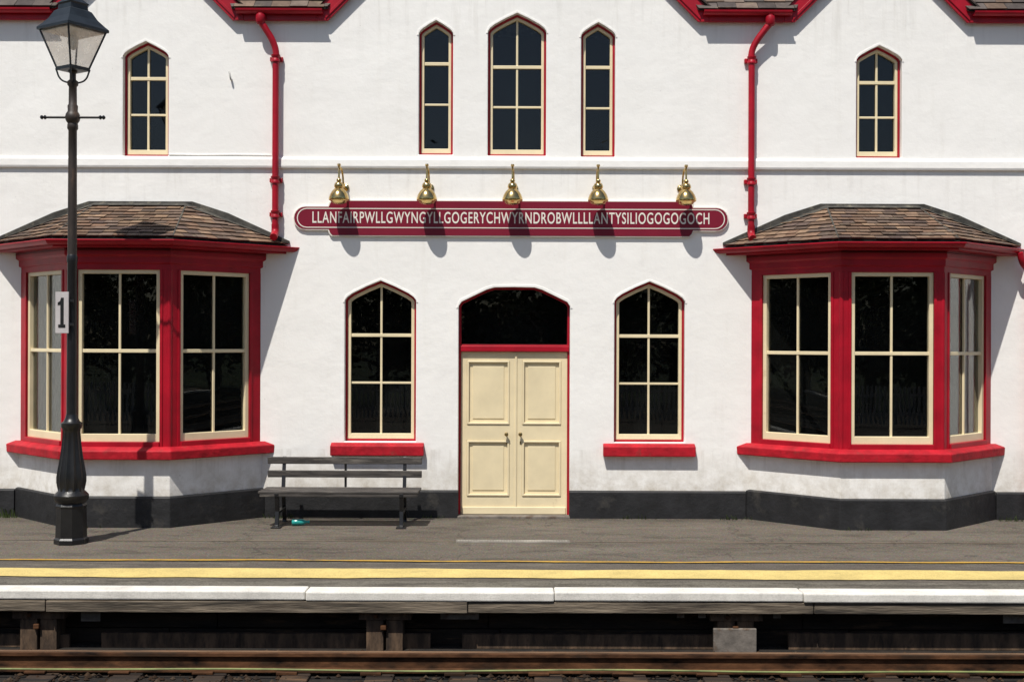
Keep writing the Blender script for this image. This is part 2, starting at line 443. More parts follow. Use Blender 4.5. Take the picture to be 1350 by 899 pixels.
for k, w in W.items():
    up = k.startswith('upper')
    window('window_'+k, w['p'], B, w['cols'], w['bars'], glass=M_GLASSU if up else M_GLASS, meet=w['bars'][0],
           red=.028, cream=.042 if not up else .036, y=.085, bottom=.03)
    zs = sorted(set(p[1] for p in w['p']))[1]
    hood('hood_'+k, w['p'], zs-.01, .028)
hood('hood_door', DOOR, Z(404)-.01, .035)
for nm, u0, u1 in (('l', 436, 560.5), ('r', 794.5, 917.5)):
    sweep('window_sill_'+nm, [(X(u0)+.01, .12), (X(u1)-.01, .12)],
          [(0, Z(601)), (.22, Z(601)), (.22, Z(588)), (.12, Z(584.5)), (0, Z(583.3))], M_SILL, B, .010, False)
# door
dx0, dx1 = X(605)+.0, X(751)
zt = Z(457.5); zb2 = Z(464)
shape2d('door_frame', DOOR, [[(dx1-.022, .0), (dx1-.022, zb2), (dx0+.022, zb2), (dx0+.022, .0)],
        [(a, b) for a, b in inset([(dx1, zt)]+[p for p in DOOR if p[1] > 2.5]+[(dx0, zt)], .028)]], .10, .182, M_RED, B, bevel=.004)
shape2d('fanlight_glass', inset([(dx1, zt)]+[p for p in DOOR if p[1] > 2.5]+[(dx0, zt)], .02), [], .16, .164, M_GLASS, B)
box('door_transom', dx0+.002, dx1-.002, .075, .12, zb2-.002, zt+.01, M_RED, B, .008)
lx = [(dx0+.024, X(680.5)-.003), (X(680.5)+.003, dx1-.024)]
for i, (a, b) in enumerate(lx):
    s = .080
    ph = [(a+s, b-s, Z(561), Z(476)), (a+s, b-s, Z(656), Z(582))]
    hl = [[(x1, z0), (x1, z1), (x0, z1), (x0, z0)] for x0, x1, z0, z1 in ph]
    shape2d('door_leaf_%d' % i, [(b, .03), (b, zb2-.004), (a, zb2-.004), (a, .03)], hl, .125, .165, M_CREAM, B, bevel=.003)
    box('door_board_%d' % i, a+.01, b-.01, .145, .16, .04, zb2-.02, M_CREAM, B, 0)
    for j, h in enumerate(hl):
        h = inset(h, .001)
        shape2d('door_moulding_%d%d' % (i, j), h, [inset(h, .028)], .112, .146, M_CREAM, B, bevel=.008)
        shape2d('door_field_%d%d' % (i, j), inset(h, .075), [], .136, .1455, M_CREAM, B, bevel=.005)
box('door_meeting_bead', X(680.5)-.014, X(680.5)+.014, .112, .126, .035, zb2-.006, M_CREAM, B, .005)
box('door_weather_bar', dx0+.04, dx1-.04, .105, .124, .032, .13, M_CREAM, B, .008)
for kx in (668, 686.5):
    x = X(kx)
    o = lathe('door_knob', [(.022, 0), (.022, .006), (.009, .01), (.009, .03), (.02, .038), (.027, .05), (.024, .065), (.01, .072)], (0, 0, 0), 20, M_KNOB, None)
    o.parent = B; o.rotation_euler = (math.radians(90), 0, 0); o.location = (x, .125, Z(573.5))
    box('door_keyhole', x-.008, x+.008, .119, .126, Z(587), Z(583), M_KNOB, B, .002)
box('door_threshold', dx0-.01, dx1+.01, -.06, .27, -.02, .03, M_CONC, B, .01)
box('interior_dark_panel', -9.2, 9.2, .70, .74, 0, 6.5, M_ROOM, B, 0)  # dark panel stands in for unlit room depth
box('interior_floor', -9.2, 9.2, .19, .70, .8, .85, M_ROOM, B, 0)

BAYS = [(-4.895, 'l'), (4.735, 'r')]
HW, HF, DP = 1.58, .64, .90
segs = [(-9.5, BAYS[0][0]-HW-.07), (BAYS[0][0]+HW+.07, dx0-.0), (dx1, BAYS[1][0]-HW-.07), (BAYS[1][0]+HW+.07, 9.5)]
for i, (a, b) in enumerate(segs):
    sweep('plinth_%d' % i, [(a, .0), (b, .0)], [(-.01, -.2), (.035, -.2), (.032, .345), (.0, .365), (-.01, .365)], M_PLINTH, B, .006, False)
sweep('string_course', [(-9.5, 0), (9.5, 0)], [(-.01, Z(224)), (.035, Z(224)), (.045, Z(221)), (.042, Z(212)), (.006, Z(208.5)), (-.01, Z(208.5))], M_WALL, B, .010, False)

PAL = [(.15, .11, .085), (.19, .145, .11), (.12, .095, .08), (.17, .12, .09), (.145, .12, .105), (.22, .17, .125), (.10, .08, .075)]
for cx, tag in BAYS:
    path = [(cx-HW, 0), (cx-HF, -DP), (cx+HF, -DP), (cx+HW, 0)]
    T = 'bay_'+tag+'_'
    sweep(T+'plinth', path, [(-.2, -.2), (.055, -.2), (.05, .37), (.03, .385), (-.2, .385)], M_PLINTH, B, .008)
    sweep(T+'base_wall', path, [(-.2, .38), (.018, .38), (.018, .86), (-.2, .86)], M_WALL, B, .008)
    sweep(T+'sill', path, [(-.2, .855), (.13, .845), (.135, .955), (.05, 1.0), (-.2, 1.0)], M_SILL, B, .012)
    sweep(T+'frieze', path, [(-.16, 3.20), (.0, 3.20), (.0, 3.27), (.022, 3.285), (.022, 3.36), (.05, 3.385), (.05, 3.47), (-.16, 3.47)], M_RED, B, .004)
    sweep(T+'soffit', path, [(-.1, 3.465), (.235, 3.465), (.235, 3.555), (.2, 3.555), (.2, 3.50), (-.1, 3.50)], M_RED, B, .004)
    g = [(.237+.055+.055*math.cos(a), 3.545+.058*math.sin(a)) for a in [math.pi+i*math.pi/8 for i in range(9)]]
    g2 = [(.237+.055+.043*math.cos(a), 3.547+.046*math.sin(a)) for a in [2*math.pi-i*math.pi/8 for i in range(9)]]
    sweep(T+'gutter', path, g+g2, M_RED, B, 0)
    sweep(T+'gutter_lip', path, [(.337, 3.535), (.354, 3.535), (.354, 3.552), (.337, 3.552)], M_RED, B, .003)
    ro = .25; hw = HW+ro/.69; dp = DP+ro; hf = hw-dp*(HW-HF)/DP
    zt_, ze = 4.10, 3.575; rh = .60
    box(T+'room_dark_panel', cx-HW+.05, cx+HW-.05, -.03, -.005, .9, 3.4, M_ROOM, B, 0)  # added dark panel covers the white wall, room shade put in as colour
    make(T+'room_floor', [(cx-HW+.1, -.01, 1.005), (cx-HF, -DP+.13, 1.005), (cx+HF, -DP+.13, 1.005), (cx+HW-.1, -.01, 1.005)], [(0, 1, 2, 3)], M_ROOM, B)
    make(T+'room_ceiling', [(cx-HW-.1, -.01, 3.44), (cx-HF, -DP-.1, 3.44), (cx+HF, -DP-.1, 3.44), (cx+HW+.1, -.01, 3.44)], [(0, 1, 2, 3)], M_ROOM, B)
    e = [(cx-hw, 0, ze), (cx-hf, -dp, ze), (cx+hf, -dp, ze), (cx+hw, 0, ze)]
    t = [(cx-rh, 0, zt_), (cx+rh, 0, zt_)]
    slates(T+'roof_front', [e[1], e[2], t[1], t[0]], .16, .115, M_SLATE, B, PAL)
    slates(T+'roof_left', [e[0], e[1], t[0]], .16, .115, M_SLATE, B, PAL)
    slates(T+'roof_right', [e[2], e[3], t[1]], .16, .115, M_SLATE, B, PAL)
    fl = [(cx-hw-.02, ze+.02), (cx-rh-.02, zt_-.0), (cx+rh+.02, zt_-.0), (cx+hw+.02, ze+.02)]
    up = [(cx-hw-.02, ze+.06), (cx-rh-.55, zt_-.10), (cx-rh-.08, zt_+.05), (cx+rh+.08, zt_+.05), (cx+rh+.55, zt_-.10), (cx+hw+.02, ze+.06)]
    shape2d(T+'flashing', fl+up[::-1], [], -.035, .0, M_LEAD, B, bevel=.008)
    ap = [(cx-hw, 0, ze+.02), (cx-rh, 0, zt_+.02), (cx+rh, 0, zt_+.02), (cx+hw, 0, ze+.02)]
    dn = [(cx-hw+.05, -.05, ze+.03), (cx-rh+.0, -.13, zt_-.028), (cx+rh, -.13, zt_-.028), (cx+hw-.05, -.05, ze+.03)]
    make(T+'lead_apron', [(a[0], a[1]-.01, a[2]+.02) for a in ap]+[(a[0], a[1], a[2]+.018) for a in dn], [(0, 1, 5, 4), (1, 2, 6, 5), (2, 3, 7, 6)], M_LEAD, B)
    for sx in (-1, 1):
        tube(T+'hip', [(cx+sx*hf, -dp, ze+.022), (cx+sx*rh, -.02, zt_+.022)], .012, M_LEAD, B)
    for fi in range(3):
        A, Bp = Vector(path[fi]), Vector(path[fi+1]); L = (Bp-A).length; d = (Bp-A)/L
        M = Matrix.Translation((A.x, A.y, 0)) @ Matrix.Rotation(math.atan2(d.y, d.x), 4, 'Z')
        if fi == 1: a, b = .125, L-.125
        elif fi == 0: a, b = .165, L-.14
        else: a, b = .14, L-.165
        z0, z1 = 1.0, 3.205
        boxes(T+'posts_%d' % fi, [(0.0, a+.002, .0, .10, z0-.01, z1), (b-.002, L, .0, .10, z0-.01, z1)], M_RED, B, .0, M)
        boxes(T+'post_beads_%d' % fi, [(a-.035, a+.002, -.012, .02, z0, z1), (b-.002, b+.035, -.012, .02, z0, z1)], M_RED, B, .005, M)
        box(T+'subsill_%d' % fi, a, b, -.03, .12, z0-.01, 1.06, M_RED, B, .006, M)
        poly = [(b, 1.058), (b, 3.203), (a, 3.203), (a, 1.058)]
        window(T+'window_%d' % fi, poly, B, 2, [2.19], y=.008, M=M, red=.0, cream=.052, meet=2.19, bottom=.045)
        if (tag == 'l' and fi == 0) or (tag == 'r' and fi == 2):
            for ca, cb in (((a+.03, a+.30), (a+.52, a+.66)) if fi == 0 else ((b-.30, b-.03), (b-.66, b-.52))):
                n = 40; V = []
                for i in range(n+1):
                    x = ca+(cb-ca)*i/n; yy = .16+.028*math.sin(i*.85)+.01*math.sin(i*2.1)
                    V += [(x, yy, 1.06), (x, yy, 3.3)]
                make(T+'curtain', V, [(2*i, 2*i+2, 2*i+3, 2*i+1) for i in range(n)], M_CURT, B, M, smooth=True)
    for sx in (-1, 1):
        lathe(T+'corner_post', [(.032, 1.0), (.032, 3.2)], (cx+sx*HF*.985, -DP+.022, 0), 12, M_RED, B)

# downpipes
def downpipe(tag, ux, ug):
    x = X(ux); xg = X(ug)
    tube('downpipe_'+tag, [(xg, -.14, 6.60), (xg, -.14, 6.50), (xg+(x-xg)*.25, -.13, 6.42), (xg+(x-xg)*.8, -.105, 6.24), (x, -.09, 6.12), (x, -.09, 5.9)], .043, M_RED, B, 'BEZIER')
    tube('downpipe_shaft_'+tag, [(x, -.09, 5.95), (x, -.09, 3.80)], .043, M_RED, B)
    lathe('downpipe_hopper_'+tag, [(.048, 6.46), (.064, 6.48), (.064, 6.56), (.058, 6.58)], (xg, -.14, 0), 16, M_RED, B)
    for z in (6.02, 4.43, 3.98):
        lathe('downpipe_collar_'+tag, [(.044, z-.05), (.058, z-.045), (.058, z-.02), (.05, z-.01), (.05, z+.01), (.058, z+.02), (.06, z+.045), (.044, z+.05)], (x, -.09, 0), 16, M_RED, B)
        boxes('downpipe_ears_'+tag, [(x-.085, x+.085, -.05, .0, z-.03, z+.03)], M_RED, B, .008)
    tube('downpipe_shoe_'+tag, [(x, -.09, 3.85), (x, -.09, 3.76), (x+.0, -.14, 3.70), (x, -.20, 3.67)], .05, M_RED, B, 'BEZIER')
downpipe('l', 364, 345)
downpipe('r', 988, 1011)
tube('bay_outlet_pipe', [(6.60, -.22, 3.50), (6.64, -.20, 3.38), (6.74, -.12, 3.28), (6.78, -.09, 3.1), (6.78, -.09, 2.8), (6.78, -.09, .1)], .042, M_RED, B, 'BEZIER')

# bargeboards and eaves
PM = [(.10, .095, .095), (.13, .115, .105), (.085, .082, .085), (.15, .12, .10)]
for gi, (cx, h) in enumerate(gables):
    zf = 6.52; t = .30
    outer = [(cx+h+.14, zf), (cx+h+.14, zf+t-.14), (cx, zf+h+t), (cx-h-.14, zf+t-.14), (cx-h-.14, zf), (cx-h, zf), (cx, zf+h), (cx+h, zf)]
    shape2d('bargeboard_%d' % gi, outer, [], -.085, -.05, M_RED, B, bevel=.005)
    shape2d('barge_moulding_%d' % gi, [(cx+h+.03, zf+.02), (cx+h+.03, zf+.07), (cx, zf+h+.10), (cx-h-.03, zf+.07), (cx-h-.03, zf+.02), (cx, zf+h+.05)], [], -.10, -.084, M_RED, B, bevel=.004)
    shape2d('gable_soffit_%d' % gi, [(cx+h+.13, zf+.06), (cx+h+.13, zf+.12), (cx, zf+h+t-.05), (cx-h-.13, zf+.12), (cx-h-.13, zf+.06), (cx, zf+h+.08)], [], -.052, .02, M_RED, B)
    za = zf+h+t+.01
    for sx in (-1, 1):
        slates('gable_roof_%d' % gi, [(cx+sx*(h+.16), -.11, za-h-.16), (cx+sx*(h+.16), .1, za-h-.16), (cx, h+.1, za), (cx, -.11, za)], .25, .2, M_SLATE, B, PM)
edges = [-9.5]+[v for cx, h in gables for v in (cx-h, cx+h)]+[9.5]
for i in range(0, len(edges), 2):
    a, b = edges[i], edges[i+1]
    box('eaves_fascia_%d' % i, a+.141, b-.141, -.080, -.048, 6.521, 6.66, M_RED, B, .004)
    box('eaves_soffit_%d' % i, a+.14, b-.14, -.048, .0, 6.53, 6.56, M_RED, B, .002)
    gp = [(a+.06, -.087), (b-.06, -.087)]
    g = [(.055+.055*math.cos(q), 6.65+.058*math.sin(q)) for q in [math.pi+j*math.pi/8 for j in range(9)]]
    g2 = [(.055+.043*math.cos(q), 6.652+.046*math.sin(q)) for q in [2*math.pi-j*math.pi/8 for j in range(9)]]
    sweep('eaves_gutter_%d' % i, gp, g+g2, M_RED, B, 0, False)
    slates('eaves_slates_%d' % i, [(a+.0, -.13, 6.66), (b-.0, -.13, 6.66), (b+.25, .35, 7.14), (a-.25, .35, 7.14)], .25, .17, M_SLATE, B, PM)
slates('main_roof', [(-9.6, .30, 7.10), (9.6, .30, 7.10), (9.6, 4, 10.80), (-9.6, 4, 10.80)], .3, .22, M_SLATE, B, PM)
make('main_roof_back', [(-9.6, 4, 10.80), (9.6, 4, 10.80), (9.6, 8.3, 6.56), (-9.6, 8.3, 6.56)], [(0, 1, 2, 3)], M_LEAD, B)
for sx in (-9.5, 9.22):
    V = [(sx, .186, -.1), (sx, 8, -.1), (sx, 8, 6.6), (sx, 4, 10.70), (sx, .186, 6.9)]
    V += [(x+.28, y, z) for x, y, z in V]
    make('end_wall', V, [(0, 1, 2, 3, 4), (5, 6, 7, 8, 9)]+[(i, (i+1) % 5, (i+1) % 5+5, i+5) for i in range(5)], M_WALL, B)
box('rear_wall', -9.2, 9.2, 7.8, 8.0, -.1, 6.8, M_WALL, B, 0)
tube('wall_hook', [(X(304), 0, Z(108)), (X(304), -.05, Z(107)), (X(303), -.06, Z(101)), (X(302), -.05, Z(98))], .012, M_WHITEWOOD, B, 'BEZIER')
tube('wall_cable', [(X(222), -.012, Z(206)), (X(260), -.012, Z(206.6)), (X(310), -.012, Z(206)), (X(357), -.012, Z(206.4))], .007, M_WALL, B)

# ------------------------------------------------------------ station name sign
S = empty('station_name_sign', (X(673), -.03, 3.945))
sc = X(673); zc = 3.938
def signpoly(g):
    P = []; H = .24-g; h = .160-g; Lr = 2.39-g; Lt = 2.865-g
    r = h
    P += [(sc+Lr, zc-H+.03), (sc+Lr+.02-.0, zc-h)]
    for i in range(11):
        a = -math.pi/2+i*math.pi/10; P.append((sc+Lt-r+r*math.cos(a), zc+r*math.sin(a)))
    P += [(sc+Lr+.02, zc+h), (sc+Lr, zc+H-.03), (sc+Lr-.03, zc+H)]
    Q = [(2*sc-x, z) for x, z in P][::-1]
    return [(sc+Lr-.03, zc-H)]+P+Q+[(sc-Lr+.03, zc-H)]
shape2d('sign_edging', signpoly(0), [], -.035, -.002, M_LETTER, S, bevel=.004)
shape2d('sign_face', signpoly(.014), [], -.039, -.034, M_MAROON, S)
def stadium(L, h):
    P = []
    for c, s in ((1, -90), (-1, 90)):
        for i in range(11):
            a = math.radians(s+i*18); P.append((sc+c*(L-h)+h*math.cos(a), zc+h*math.sin(a)))
    return P
shape2d('sign_inner_line', stadium(2.815, .130), [stadium(2.803, .118)], -.0415, -.038, M_LETTER, S)
def text(name, s, x, y, z, size, width, mat, parent, off=.0, rotz=0, sp=1.0):
    cu = bpy.data.curves.new(name, 'FONT'); cu.body = s; cu.size = size; cu.align_x = 'CENTER'; cu.align_y = 'CENTER'
    cu.extrude = .0015; cu.offset = off; cu.space_character = sp; cu.materials.append(mat)
    o = bpy.data.objects.new(name, cu); COL.objects.link(o); bpy.context.view_layer.update()
    w = o.dimensions.x; o.scale = (width/w, 1, 1)
    o.rotation_euler = (math.radians(90), 0, rotz); o.location = (x, y, z)
    o.parent = parent; o.matrix_parent_inverse = Matrix.Translation(-Vector(parent.location)); return o
text('sign_lettering', 'LLANFAIRPWLLGWYNGYLLGOGERYCHWYRNDROBWLLLLANTYSILIOGOGOGOCH', X(673), -.0405, zc, .210, 5.22, M_LETTER, S, off=.0020, sp=1.12)

# ------------------------------------------------------------ brass wall lamps
def lamp_mesh():
    bm = bmesh.new(); D = -.245
    def lat(prof, cy, seg=28, axis='z'):
        rings = []
        for r, z in prof:
            ring = []
            for i in range(seg):
                a = 2*math.pi*i/seg
                if axis == 'z': ring.append(bm.verts.new((r*math.cos(a), cy+r*math.sin(a), z)))
                else: ring.append(bm.verts.new((r*math.cos(a), z, cy+r*math.sin(a))))
            rings.append(ring)
        for a, b in zip(rings, rings[1:]):
            for i in range(seg): bm.faces.new((a[i], a[(i+1) % seg], b[(i+1) % seg], b[i]))
        bm.faces.new(rings[0]); bm.faces.new(rings[-1])
    lat([(.014, .17), (.03, .16), (.034, .14), (.024, .125), (.05, .11), (.062, .085), (.064, .06), (.052, .045), (.060, .035), (.09, .005), (.115, -.035), (.130, -.08), (.134, -.105), (.128, -.118), (.112, -.124), (.09, -.15), (.04, -.165), (.005, -.168)], D)
    lat([(.05, 0), (.05, -.012), (.03, -.02), (.02, -.03)], .08, axis='y')
    lat([(.02, .36), (.026, .34), (.012, .325), (.014, .30)], D)
    P = [Vector(p) for p in [(0, -.02, .08), (0, -.06, .09), (0, -.09, .14), (0, -.105, .22), (0, -.145, .29), (0, -.19, .315), (0, -.232, .29), (0, D, .23), (0, D, .15)]]
    Q = []
    for i in range(len(P)-1):
        p0 = P[max(i-1, 0)]; p1 = P[i]; p2 = P[i+1]; p3 = P[min(i+2, len(P)-1)]
        for k in range(4):
            t = k/4; Q.append(.5*((2*p1)+(p2-p0)*t+(2*p0-5*p1+4*p2-p3)*t*t+(3*p1-p0-3*p2+p3)*t**3))
    Q.append(P[-1]); rings = []
    for i, q in enumerate(Q):
        tn = (Q[min(i+1, len(Q)-1)]-Q[max(i-1, 0)]).normalized(); s = Vector((1, 0, 0)); u = tn.cross(s)
        rings.append([bm.verts.new(q+.013*(math.cos(a)*s+math.sin(a)*u)) for a in [j*math.pi/5 for j in range(10)]])
    for a, b in zip(rings, rings[1:]):
        for i in range(10): bm.faces.new((a[i], a[(i+1) % 10], b[(i+1) % 10], b[i]))
    bmesh.ops.recalc_face_normals(bm, faces=bm.faces)
    me = bpy.data.meshes.new('wall_lamp'); bm.to_mesh(me); bm.free()
    me.materials.append(M_BRASS)
    for p in me.polygons: p.use_smooth = True
    try: me.set_sharp_from_angle(angle=math.radians(50))
    except Exception: pass
    return me
LM = lamp_mesh()
for i, (u, rz) in enumerate(((446, -.22), (562, -.12), (675, -.10), (788, .05), (904, .16))):
    o = bpy.data.objects.new('wall_lamp', LM); COL.objects.link(o)
    o.location = ((u-675)/101.6-math.sin(rz)*.245, 0, 4.262); o.rotation_euler = (0, 0, rz)

# ------------------------------------------------------------ street lamp
LX, LY = -5.04, -2.10
SL = empty('street_lamp', (LX, LY, 0))
lathe('base_plinth', [(.19, 0), (.19, .05), (.172, .07), (.165, .40), (.172, .43), (.155, .46)], (LX, LY, .004), 8, M_BLACK, SL, smooth=False, rot=math.pi/8)
lathe('base_vase', [(.15, .455), (.175, .48), (.192, .51), (.192, .55), (.17, .575), (.145, .60), (.155, .64), (.166, .70), (.166, .76), (.15, .86), (.125, 1.0), (.108, 1.14), (.098, 1.26), (.10, 1.30), (.118, 1.33), (.118, 1.37), (.09, 1.39), (.07, 1.43), (.062, 1.47)], (LX, LY, .004), 96, M_BLACK, SL, flute=.12, nf=12, zr=(.61, 1.28))
lathe('shaft_lower', [(.058, 1.44), (.056, 2.4), (.053, 3.2), (.060, 3.22), (.060, 3.28), (.052, 3.30)], (LX, LY, 0), 20, M_BLACK, SL)
M_SHAFT = simple('faded_brown_black_paint', (.048, .034, .026), .5, var=.4, scale=5, bs=.3, dirt=((.10, .062, .038), 5, .52), stretch=(1, 1, .4))
lathe('shaft_upper', [(.052, 3.29), (.048, 4.4), (.047, 4.72), (.06, 4.74), (.06, 4.78), (.055, 4.80), (.075, 4.83), (.085, 4.87), (.075, 4.91), (.055, 4.94), (.058, 5.0), (.046, 5.02), (.044, 5.22), (.06, 5.24), (.06, 5.28), (.035, 5.30), (.035, 5.37), (.05, 5.385), (.05, 5.40)], (LX, LY, 0), 20, M_SHAFT, SL)
tube('ladder_bar', [(LX-.33, LY, 4.87), (LX+.33, LY, 4.87)], .014, M_BLACK, SL)
for s in (-1, 1):
    o = lathe('ladder_bar_knob', [(.006, -.04), (.02, -.03), (.026, -.015), (.012, 0), (.026, .015), (.02, .03), (.006, .04)], (0, 0, 0), 12, M_BLACK, None)
    o.parent = SL; o.location = (s*.335, 0, 4.87); o.rotation_euler = (0, math.radians(90), 0)
R0 = math.radians(-90+12)
lathe('lantern_glass', [(.165, 5.43), (.355, 5.86)], (LX, LY, 0), 4, M_LGLASS, SL, smooth=False, rot=R0, caps=False)
lathe('lantern_bottom_ring', [(.12, 5.40), (.185, 5.405), (.19, 5.44), (.17, 5.445)], (LX, LY, 0), 4, M_SHADE, SL, smooth=False, rot=R0)
for i in range(4):
    a = R0+i*math.pi/2; c, s = math.cos(a), math.sin(a)
    tube('lantern_bar_%d' % i, [(LX+.172*c, LY+.172*s, 5.42), (LX+.365*c, LY+.365*s, 5.87)], .011, M_SHADE, SL)
    tube('lantern_scroll_%d' % i, [(LX+.04*c, LY+.04*s, 5.26), (LX+.13*c, LY+.13*s, 5.30), (LX+.185*c, LY+.185*s, 5.42)], .010, M_SHADE, SL, 'BEZIER')
lathe('lantern_roof', [(.35, 5.85), (.395, 5.855), (.395, 5.885), (.35, 5.92), (.27, 5.99), (.205, 6.08), (.165, 6.10), (.16, 6.15), (.175, 6.17), (.12, 6.21), (.05, 6.25)], (LX, LY, 0), 4, M_SHADE, SL, smooth=False, rot=R0)
lathe('lantern_reflector', [(.33, 5.835), (.33, 5.845)], (LX, LY, 0), 4, M_LETTER, SL, smooth=False, rot=R0)
lathe('lantern_finial', [(.045, 6.22), (.03, 6.26), (.05, 6.29), (.03, 6.32), (.012, 6.37), (.004, 6.40)], (LX, LY, 0), 16, M_SHADE, SL)
lathe('lamp_bulb', [(.02, 5.83), (.05, 5.80), (.06, 5.72), (.04, 5.66), (.01, 5.64)], (LX, LY, 0), 16, M_LETTER, SL)

PS = empty('platform_number_sign', (LX-.09, LY-.07, 2.64))
ang = math.radians(-14)
Mp = Matrix.Translation((LX-.085, LY-.075, 2.635)) @ Matrix.Rotation(ang, 4, 'Z')
shape2d('plate', [(.085, -.235), (.085, .235), (-.085, .235), (-.085, -.235)], [], -.006, .006, M_SIGNGREY, PS, Mp, .003)
shape2d('numeral_one', [(.045, -.17), (.045, -.135), (.024, -.135), (.024, .17), (-.008, .17), (-.022, .13), (-.052, .115), (-.052, .085), (-.018, .09), (-.018, -.135), (-.045, -.135), (-.045, -.17)], [], -.010, -.0055, M_BLACK, PS, Mp)
boxes('brackets', [(.0, .13, .006, .03, .12, .15), (.0, .13, .006, .03, -.15, -.12)], M_BLACK, PS, .003, Mp)

# ------------------------------------------------------------ bench
BN = empty('bench', (-2.14, -.65, 0))
bx0, bx1 = -3.13, -1.15
boxes('backrest', [(bx0, bx1, -.435, -.405, .745, .835), (bx0+.005, bx1, -.455, -.425, .575, .665)], M_SEAT, BN, .008)
boxes('seat', [(bx0-.02, bx1-.01, -.93, -.85, .425, .455), (bx0-.01, bx1-.01, -.835, -.755, .43, .458), (bx0, bx1, -.74, -.66, .43, .458), (bx0, bx1, -.645, -.565, .43, .458), (bx0, bx1, -.55, -.49, .43, .458)], M_SEAT, BN, .007)
box('seat_front_rail', bx0, bx1-.02, -.925, -.895, .385, .423, M_SEAT, BN, .004)
for i, u in enumerate((-2.92, -1.37)):
    t = .022
    prof_back = [(-.40, .84), (-.375, .84), (-.44, .45), (-.36, .03), (-.30, 0), (-.42, 0), (-.41, .03), (-.49, .45)]
    prof_front = [(-.93, .42), (-.87, .42), (-.83, .2), (-.87, .03), (-.84, 0), (-.98, 0), (-.92, .03), (-.88, .2)]
    seatr = [(-.93, .385), (-.43, .385), (-.43, .428), (-.93, .428)]
    stretch = [(-.87, .17), (-.42, .17), (-.42, .2), (-.87, .2)]
    Mr = Matrix(((0, 1, 0, u), (1, 0, 0, 0), (0, 0, 1, 0), (0, 0, 0, 1)))
    for j, pr in enumerate((prof_back, prof_front, seatr, stretch)):
        shape2d('leg_%d_%d' % (i, j), pr, [], -t-.002*j, t+.002*j, M_BLACK, BN, Mr, .004)
    box('foot_%d' % i, u-.06, u+.06, -.985, -.85, .0, .018, M_BLACK, BN, .004)
box('back_mid_strap', -2.145, -2.115, -.424, -.404, .45, .80, M_BLACK, BN, .003)

o = lathe('discarded_bottle', [(.034, 0), (.04, .01), (.04, .12), (.036, .14), (.015, .18), (.014, .2), (.019, .2), (.019, .22)], (0, 0, 0), 16, M_BOTTLE, None)
o.location = (-2.76, -.74, .045); o.rotation_euler = (0, math.radians(90), .15)

# ------------------------------------------------------------ platform
PF = empty('platform', (0, 0, 0))
box('surface_slab', -45, 45, -4.62, 12, -.10, 0, M_ASPH, PF, 0)
def strip(name, y0, y1, z, mat, amp=0, fr=1., parent=PF, x0=-25, x1=25, step=.12, seed=0):
    V = []; F = []; n = int((x1-x0)/step); r = random.Random(seed)
    ph = [r.uniform(0, 6) for _ in range(8)]
    def wv(x, k): return amp*(math.sin(x*1.1*fr+ph[k])+.6*math.sin(x*2.7*fr+ph[k+1])+.35*math.sin(x*6.1*fr+ph[k+2]))+amp*.35*r.uniform(-1, 1)
    for i in range(n+1):
        x = x0+i*step
        V += [(x, y0+wv(x, 0), z), (x, y1+wv(x, 3), z)]
    for i in range(n): F.append((2*i, 2*i+2, 2*i+3, 2*i+1))
    return make(name, V, F, mat, parent)
strip('dark_band', -4.45, -3.28, .004, M_DARKAS, .025, seed=1)
strip('coarse_band', -4.60, -4.24, .008, M_COARSE, .02, seed=2)
strip('yellow_line', -4.12, -3.66, .012, M_YEL, .020, seed=3)
def wavy(name, yc, w, z, mat, amp, seed):
    V = []; F = []; r = random.Random(seed); n = 420
    for i in range(n+1):
        x = -25+i*50/n; c = amp*(math.sin(x*.9+seed)+.5*math.sin(x*2.3+1)+.3*math.sin(x*5+2)); ww = w*r.uniform(.75, 1.2)
        V += [(x, yc+c-ww/2, z), (x, yc+c+ww/2, z)]
    for i in range(n): F.append((2*i, 2*i+2, 2*i+3, 2*i+1))
    make(name, V, F, mat, PF)
wavy('thin_orange_line', -3.20, .065, .012, M_ORG, .024, 4)
wavy('surface_joint', -1.90, .028, .005, M_THIN, .008, 2)
L = [(-.62+i*.032, -.62+i*.032+.02, -1.94, -1.86, .0, .012) for i in range(40)]
boxes('drain_grate', L+[(-.64, .68, -1.955, -1.94, 0, .014), (-.64, .68, -1.86, -1.845, 0, .014)], M_FIN, PF, 0)
xx = -46.6; L = []
while xx < 45:
    w = random.choice((4.6, 2.3, 3.1)); dz = random.uniform(-.004, .004)
    L.append((xx+.002, xx+w-.002, -4.80+random.uniform(-.008, .008), -4.56, -.072+dz, .016+dz)); xx += w
boxes('white_edge_coping', L, M_EDGEW, PF, .014)
xx = -46.3; L = []
while xx < 45:
    w = random.choice((3.2, 2.6, 3.9)); L.append((xx+.004, xx+w-.004, -4.785+random.uniform(-.012, .006), -4.60, -.180+random.uniform(-.008, .004), -.079)); xx += w
boxes('edge_timber', L, M_WOODG, PF, .008)
px = -4.42-3.25*8
L1 = []; L2 = []; L3 = []
while px < 30:
    j = random.uniform(-.02, .02)
    L1.append((px-.24+j, px+.25+j, -4.70, -4.30, -.27, -.188))
    L2.append((px-.17+j, px-.01+j, -4.69, -4.45, -.60, -.272)); L2.append((px+.015+j, px+.17+j, -4.685, -4.45, -.60, -.272))
    L3.append((px-.035+j, px+.02+j, -4.73, -4.69, -.36, -.31)); L3.append((px-.10+j, px-.06+j, -4.72, -4.69, -.25, -.21))
    px += 3.25
boxes('pier_caps', L1, M_POSTW, PF, .006); boxes('pier_posts', L2, M_POSTW, PF, .006); boxes('pier_bolts', L3, M_RUST, PF, .01)
box('pier_concrete_face', 1.88, 2.28, -4.74, -4.70, -.60, -.33, M_CONC, PF, .008)
L = []
